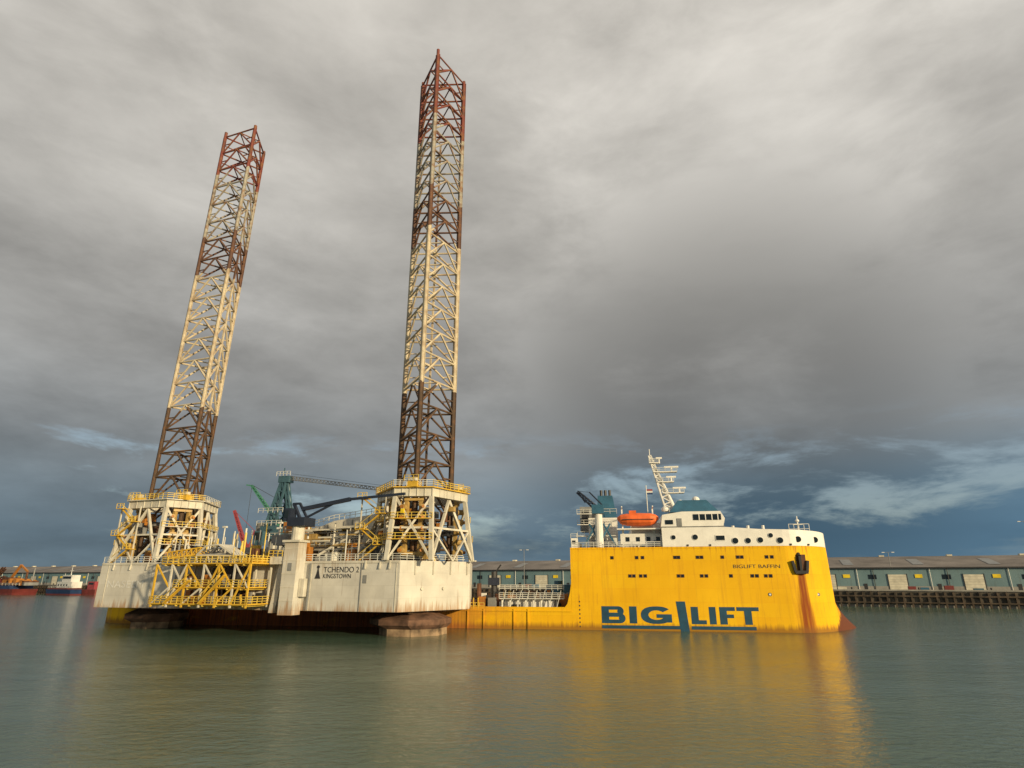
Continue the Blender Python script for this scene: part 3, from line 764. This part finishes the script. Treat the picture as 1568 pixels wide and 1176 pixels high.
b.add([(X0+13,Y0+1.5,16.3),(X0+17,Y0+1.5,14.2),(X0+17,Y0+5,14.2),(X0+13,Y0+5,16.3)],[(0,1,2,3)],'rig_white')
b.add([(X0+10,Y0+1.5,16.1),(X0+13,Y0+1.5,16.3),(X0+13,Y0+5,16.3),(X0+10,Y0+5,16.1)],[(0,1,2,3)],'rig_white')
b.box(X0+9,X0+15,-5,-1,12.85,14.6,'rig_grey')
b.lattice((X0+1,Y0+2,14.3),(X0+8,Y0+3,15.2),1.2,'rig_yellow',7,.12)
b.lattice((X0-4,-1,14.4),(X0+10,-1,15.4),.7,'rig_grey',14,.1)
b.box(X0+17.5,X1-.8,Y0+3,-2,12.85,13.8,'rig_yellow')
for j in range(9): b.cyl((X0+17+j*.5,Y0+1+j*.3,12.8),(X0+17+j*.5,Y0+1+j*.3,14+random.random()*2),.08,'rail_yellow',n=6)
b.box(X0+10,X0+16,-3,-.2,5.63,12,'dark_steel')
b.obj('access_platform',rig)

# ------------------------------------------------------------------ far harbour cranes
hc=empty('harbour_crane',(-140,372,5.6),0)
b=B()
for sx_ in (-5,5):
    for sy in (-5,5): b.beam((sx_,sy,0),(sx_*.4,sy*.4,22),1.0,'crane_green')
b.lattice((0,0,20),(0,0,40),4,'crane_green',5,.5); b.box(-4,5,-3,3,30,36,'crane_green')
b.lattice((-2,0,34),(-24,0,60),2.2,'crane_green',12,.35,1.0); b.beam((4,0,46),(-24,0,60.5),.25,'dark_steel'); b.beam((0,0,40),(4,0,46),.8,'crane_green'); b.beam((3,0,46),(6,0,33),.4,'crane_green')
b.cyl((-24,0,60),(-24,0,30),.12,'dark_steel'); b.beam((-24,0,60),(-27.5,0,60.5),.7,'crane_green')
b.obj('crane_structure',hc)
hc2=empty('harbour_crane',(-158,366,5.6),0)
b=B()
for sx_ in (-4,4):
    for sy in (-4,4): b.beam((sx_,sy,0),(sx_*.4,sy*.4,18),.9,'crane_red')
b.box(-3,4,-3,3,18,24,'crane_red'); b.lattice((-2,0,22),(-12,0,44),1.8,'crane_red',9,.4,.9); b.beam((2,0,32),(-12,0,44),.25,'crane_red'); b.beam((0,0,24),(2,0,32),.6,'crane_red')
b.beam((2,0,30),(18,0,33),.7,'crane_red')
b.obj('crane_structure_red',hc2)

# ------------------------------------------------------------------ far left vessels
def hullprof(b,L,W,h,mat,bow=.18):
    p=[(-L/2,-W/2),(L/2*(1-bow*2),-W/2),(L/2,0),(L/2*(1-bow*2),W/2),(-L/2,W/2)]
    p0=[(x*.97,y*.9) for x,y in p]
    b.prism([(x*.96,y*.88) for x,y in p],-1.5,.8,'dredger_red',poly2=p0); b.prism(p0,.8,h,mat,'deck_red',poly2=p)
dr=empty('dredger_ship',(-343,418,0),QR,1.2)
b=B(); hullprof(b,66,12,3.0,'dredger_red'); b.box(-33,18,-5.9,5.9,3.0,4.8,'boat_blue')
b.box(-30,-22,-4,4,4.8,12,'ship_white'); b.box(-29,-23,-4.1,-4.01,10,11.2,'glass_dark'); b.box(-28,-25,-2,2,12,15,'dark_steel')
b.box(4,10,-3,3,4.8,9,'rust_steel'); b.beam((7,0,9),(13,0,15.5),1.0,'rig_orange'); b.beam((13,0,15.5),(20,0,12),.8,'rig_orange'); b.beam((20,0,12),(20,0,7),.7,'rust_steel')
b.beam((-18,-2,5),(4,-2,9.5),.7,'rust_steel'); b.lattice((-12,0,6),(-2,0,14),1.4,'rust_steel',6,.3)
for i in range(44): 
    x=random.uniform(-20,26); b.box(x,x+random.uniform(.8,3),-4,3,4.8,4.8+random.uniform(.8,3.6),random.choice(['rig_orange','rust_steel','dark_steel','rig_grey','dredger_red','rust_steel']))
b.cyl((26,0,5),(26,0,14),.3,'rig_grey'); b.rail([(-32,-5.8,4.8),(26,-5.8,4.8)],'rail_white',1.2,3,.12)
b.obj('dredger_body',dr)
tb=empty('tugboat',(-284,398,0),QR,1.1)
b=B(); hullprof(b,27,8,3.2,'boat_blue'); b.box(-12,6,-3.9,3.9,3.2,3.9,'dredger_red')
b.box(-6,7,-3,3,3.9,7.4,'ship_white'); b.prism([(-3,-2.5),(5,-2.5),(5,2.5),(-3,2.5)],7.4,11,'ship_white'); b.box(-2.6,4.6,-2.58,-2.51,9,10.3,'glass_dark')
b.cyl((0,0,11),(0,0,16),.25,'ship_white',.1); b.beam((-1.5,0,13.5),(1.5,0,13.5),.25,'ship_white'); b.cyl((-5,1,7),(-5,1,10.4),.8,'ship_blue'); b.beam((-10,0,3.9),(-7,0,10),.35,'ship_white')
for x in (-5,-2.5,0,2.5): b.box(x,x+1,-3.08,-3.01,5,6,'glass_dark')
b.rail([(-12,-3.9,3.9),(9,-3.3,3.9)],'rail_white',1.1,1.5,.12)
b.obj('tugboat_body',tb)
bd=empty('barge',(-262,392,0),QR,1.1)
b=B(); hullprof(b,14,7,3.2,'dredger_red'); b.box(-5,1,-2,2,3.2,7.5,'crane_red'); b.box(-4,0,-2.08,-2.01,5.8,6.8,'glass_dark'); b.cyl((-2,0,7.5),(-2,0,11),.2,'dark_steel'); b.obj('barge_body',bd)

# ------------------------------------------------------------------ LIGHT
sun_dir=Vector((.70,-.71,0)).normalized()
elev=R(13)
L=bpy.data.lights.new('sun','SUN'); L.energy=4.7; L.angle=R(2.0); L.color=(1,.80,.49)
so=bpy.data.objects.new('sun',L); scene.collection.objects.link(so)
tod=Vector((sun_dir.x*math.cos(elev),sun_dir.y*math.cos(elev),math.sin(elev)))
so.rotation_euler=tod.to_track_quat('Z','Y').to_euler(); so.location=(60,-60,80)

w=bpy.data.worlds.new('World'); scene.world=w; w.use_nodes=True
nt=w.node_tree; bg=nt.nodes['Background']; bg.inputs['Strength'].default_value=.1
sky=nt.nodes.new('ShaderNodeTexSky'); sky.sky_type='NISHITA'; sky.sun_disc=False
sky.sun_elevation=elev; sky.sun_rotation=math.atan2(sun_dir.x,sun_dir.y)
tc=nt.nodes.new('ShaderNodeTexCoord').outputs['Generated']
s=nt.nodes.new('ShaderNodeSeparateXYZ'); nt.links.new(tc,s.inputs[0])
zc=math_n(nt,'MAXIMUM',s.outputs['Z'],0)
den=math_n(nt,'ADD',zc,.16)
px=math_n(nt,'DIVIDE',s.outputs['X'],den); py=math_n(nt,'DIVIDE',s.outputs['Y'],den)
cb=nt.nodes.new('ShaderNodeCombineXYZ'); nt.links.new(px,cb.inputs[0]); nt.links.new(py,cb.inputs[1])
P=cb.outputs[0]
ramp=nt.nodes.new('ShaderNodeValToRGB')
stops=[(0,(.15,.205,.24)),(.06,(.14,.19,.225)),(.13,(.20,.24,.265)),(.2,(.27,.29,.30)),(.31,(.335,.335,.325)),(.5,(.43,.415,.385)),(.8,(.56,.53,.48))]
el=ramp.color_ramp.elements
while len(el)<len(stops): el.new(.5)
for e,(p,c) in zip(el,stops): e.position=p; e.color=c+(1,)
nt.links.new(zc,ramp.inputs[0])
n1=noise(nt,mapping(nt,P,(.55,.8,1),(3.1,1.7,0)),1.0,6,.5,.15)
n2=noise(nt,mapping(nt,tc,(2.6,2.6,5.5),(7.1,4.7,2)),1.0,9,.58,.2)
n4=noise(nt,mapping(nt,tc,(6,6,15),(1.1,2.7,5)),1.0,8,.6,.3)
nf=math_n(nt,'ADD',math_n(nt,'MULTIPLY',n1,.38),math_n(nt,'ADD',math_n(nt,'MULTIPLY',n2,.40),math_n(nt,'MULTIPLY',n4,.22)))
brr=maprange(nt,nf,.37,.64,.68,1.34)
def lobe(d,lo,hi,amp):
    v=nt.nodes.new('ShaderNodeVectorMath'); v.operation='DOT_PRODUCT'
    nt.links.new(tc,v.inputs[0]); v.inputs[1].default_value=Vector(d).normalized()
    q=math_n(nt,'ADD',v.outputs['Value'],math_n(nt,'MULTIPLY',math_n(nt,'SUBTRACT',nf,.5),.25))
    return maprange(nt,q,lo,hi,1,amp,True)
k=math_n(nt,'MULTIPLY',brr,lobe((.36,.953,.26),.93,1.0,.60))
k=math_n(nt,'MULTIPLY',k,lobe((.32,.80,.62),.94,1.0,1.15))
k=math_n(nt,'MULTIPLY',k,lobe((-.80,.84,.56),.92,1.0,1.12))
cm=nt.nodes.new('ShaderNodeVectorMath'); cm.operation='SCALE'; nt.links.new(ramp.outputs[0],cm.inputs[0]); nt.links.new(math_n(nt,'MULTIPLY',k,10),cm.inputs['Scale'])
rb_=math_n(nt,'MULTIPLY',maprange(nt,s.outputs['X'],-.2,.4,.15,1,True),maprange(nt,zc,.24,.08,0,1,True))
cmb=mixc(nt,rb_,cm.outputs[0],mixc(nt,1.0,cm.outputs[0],(.60,.85,1.04,1),'MULTIPLY'))
# breaks of brighter sky low down: small and mostly to the right
n3=noise(nt,mapping(nt,tc,(4.2,4.2,15),(2.3,8.2,3.4)),1.0,9,.62,.25)
n3=math_n(nt,'ADD',n3,math_n(nt,'MULTIPLY',s.outputs['X'],.07))
band=math_n(nt,'MULTIPLY',maprange(nt,zc,.25,.16,0,1,True),maprange(nt,zc,.04,.10,.25,1,True))
gap=math_n(nt,'MULTIPLY',maprange(nt,n3,.50,.66,0,.7,True),band)
skym=mixc(nt,.35,mixc(nt,1.0,sky.outputs[0],(1.0,1.08,1.16,1),'MULTIPLY'),(4.6,5.2,5.6,1))
fin=mixc(nt,gap,cmb,skym)
nt.links.new(fin,bg.inputs['Color'])

# ------------------------------------------------------------------ CAMERA
cd=bpy.data.cameras.new('camera'); cam=bpy.data.objects.new('camera',cd); scene.collection.objects.link(cam)
cd.sensor_width=36; cd.lens=20.66; cd.clip_end=12000; cd.clip_start=.5
cam.location=(0,0,10); cam.rotation_euler=(R(90+18.32),0,0)
scene.camera=cam
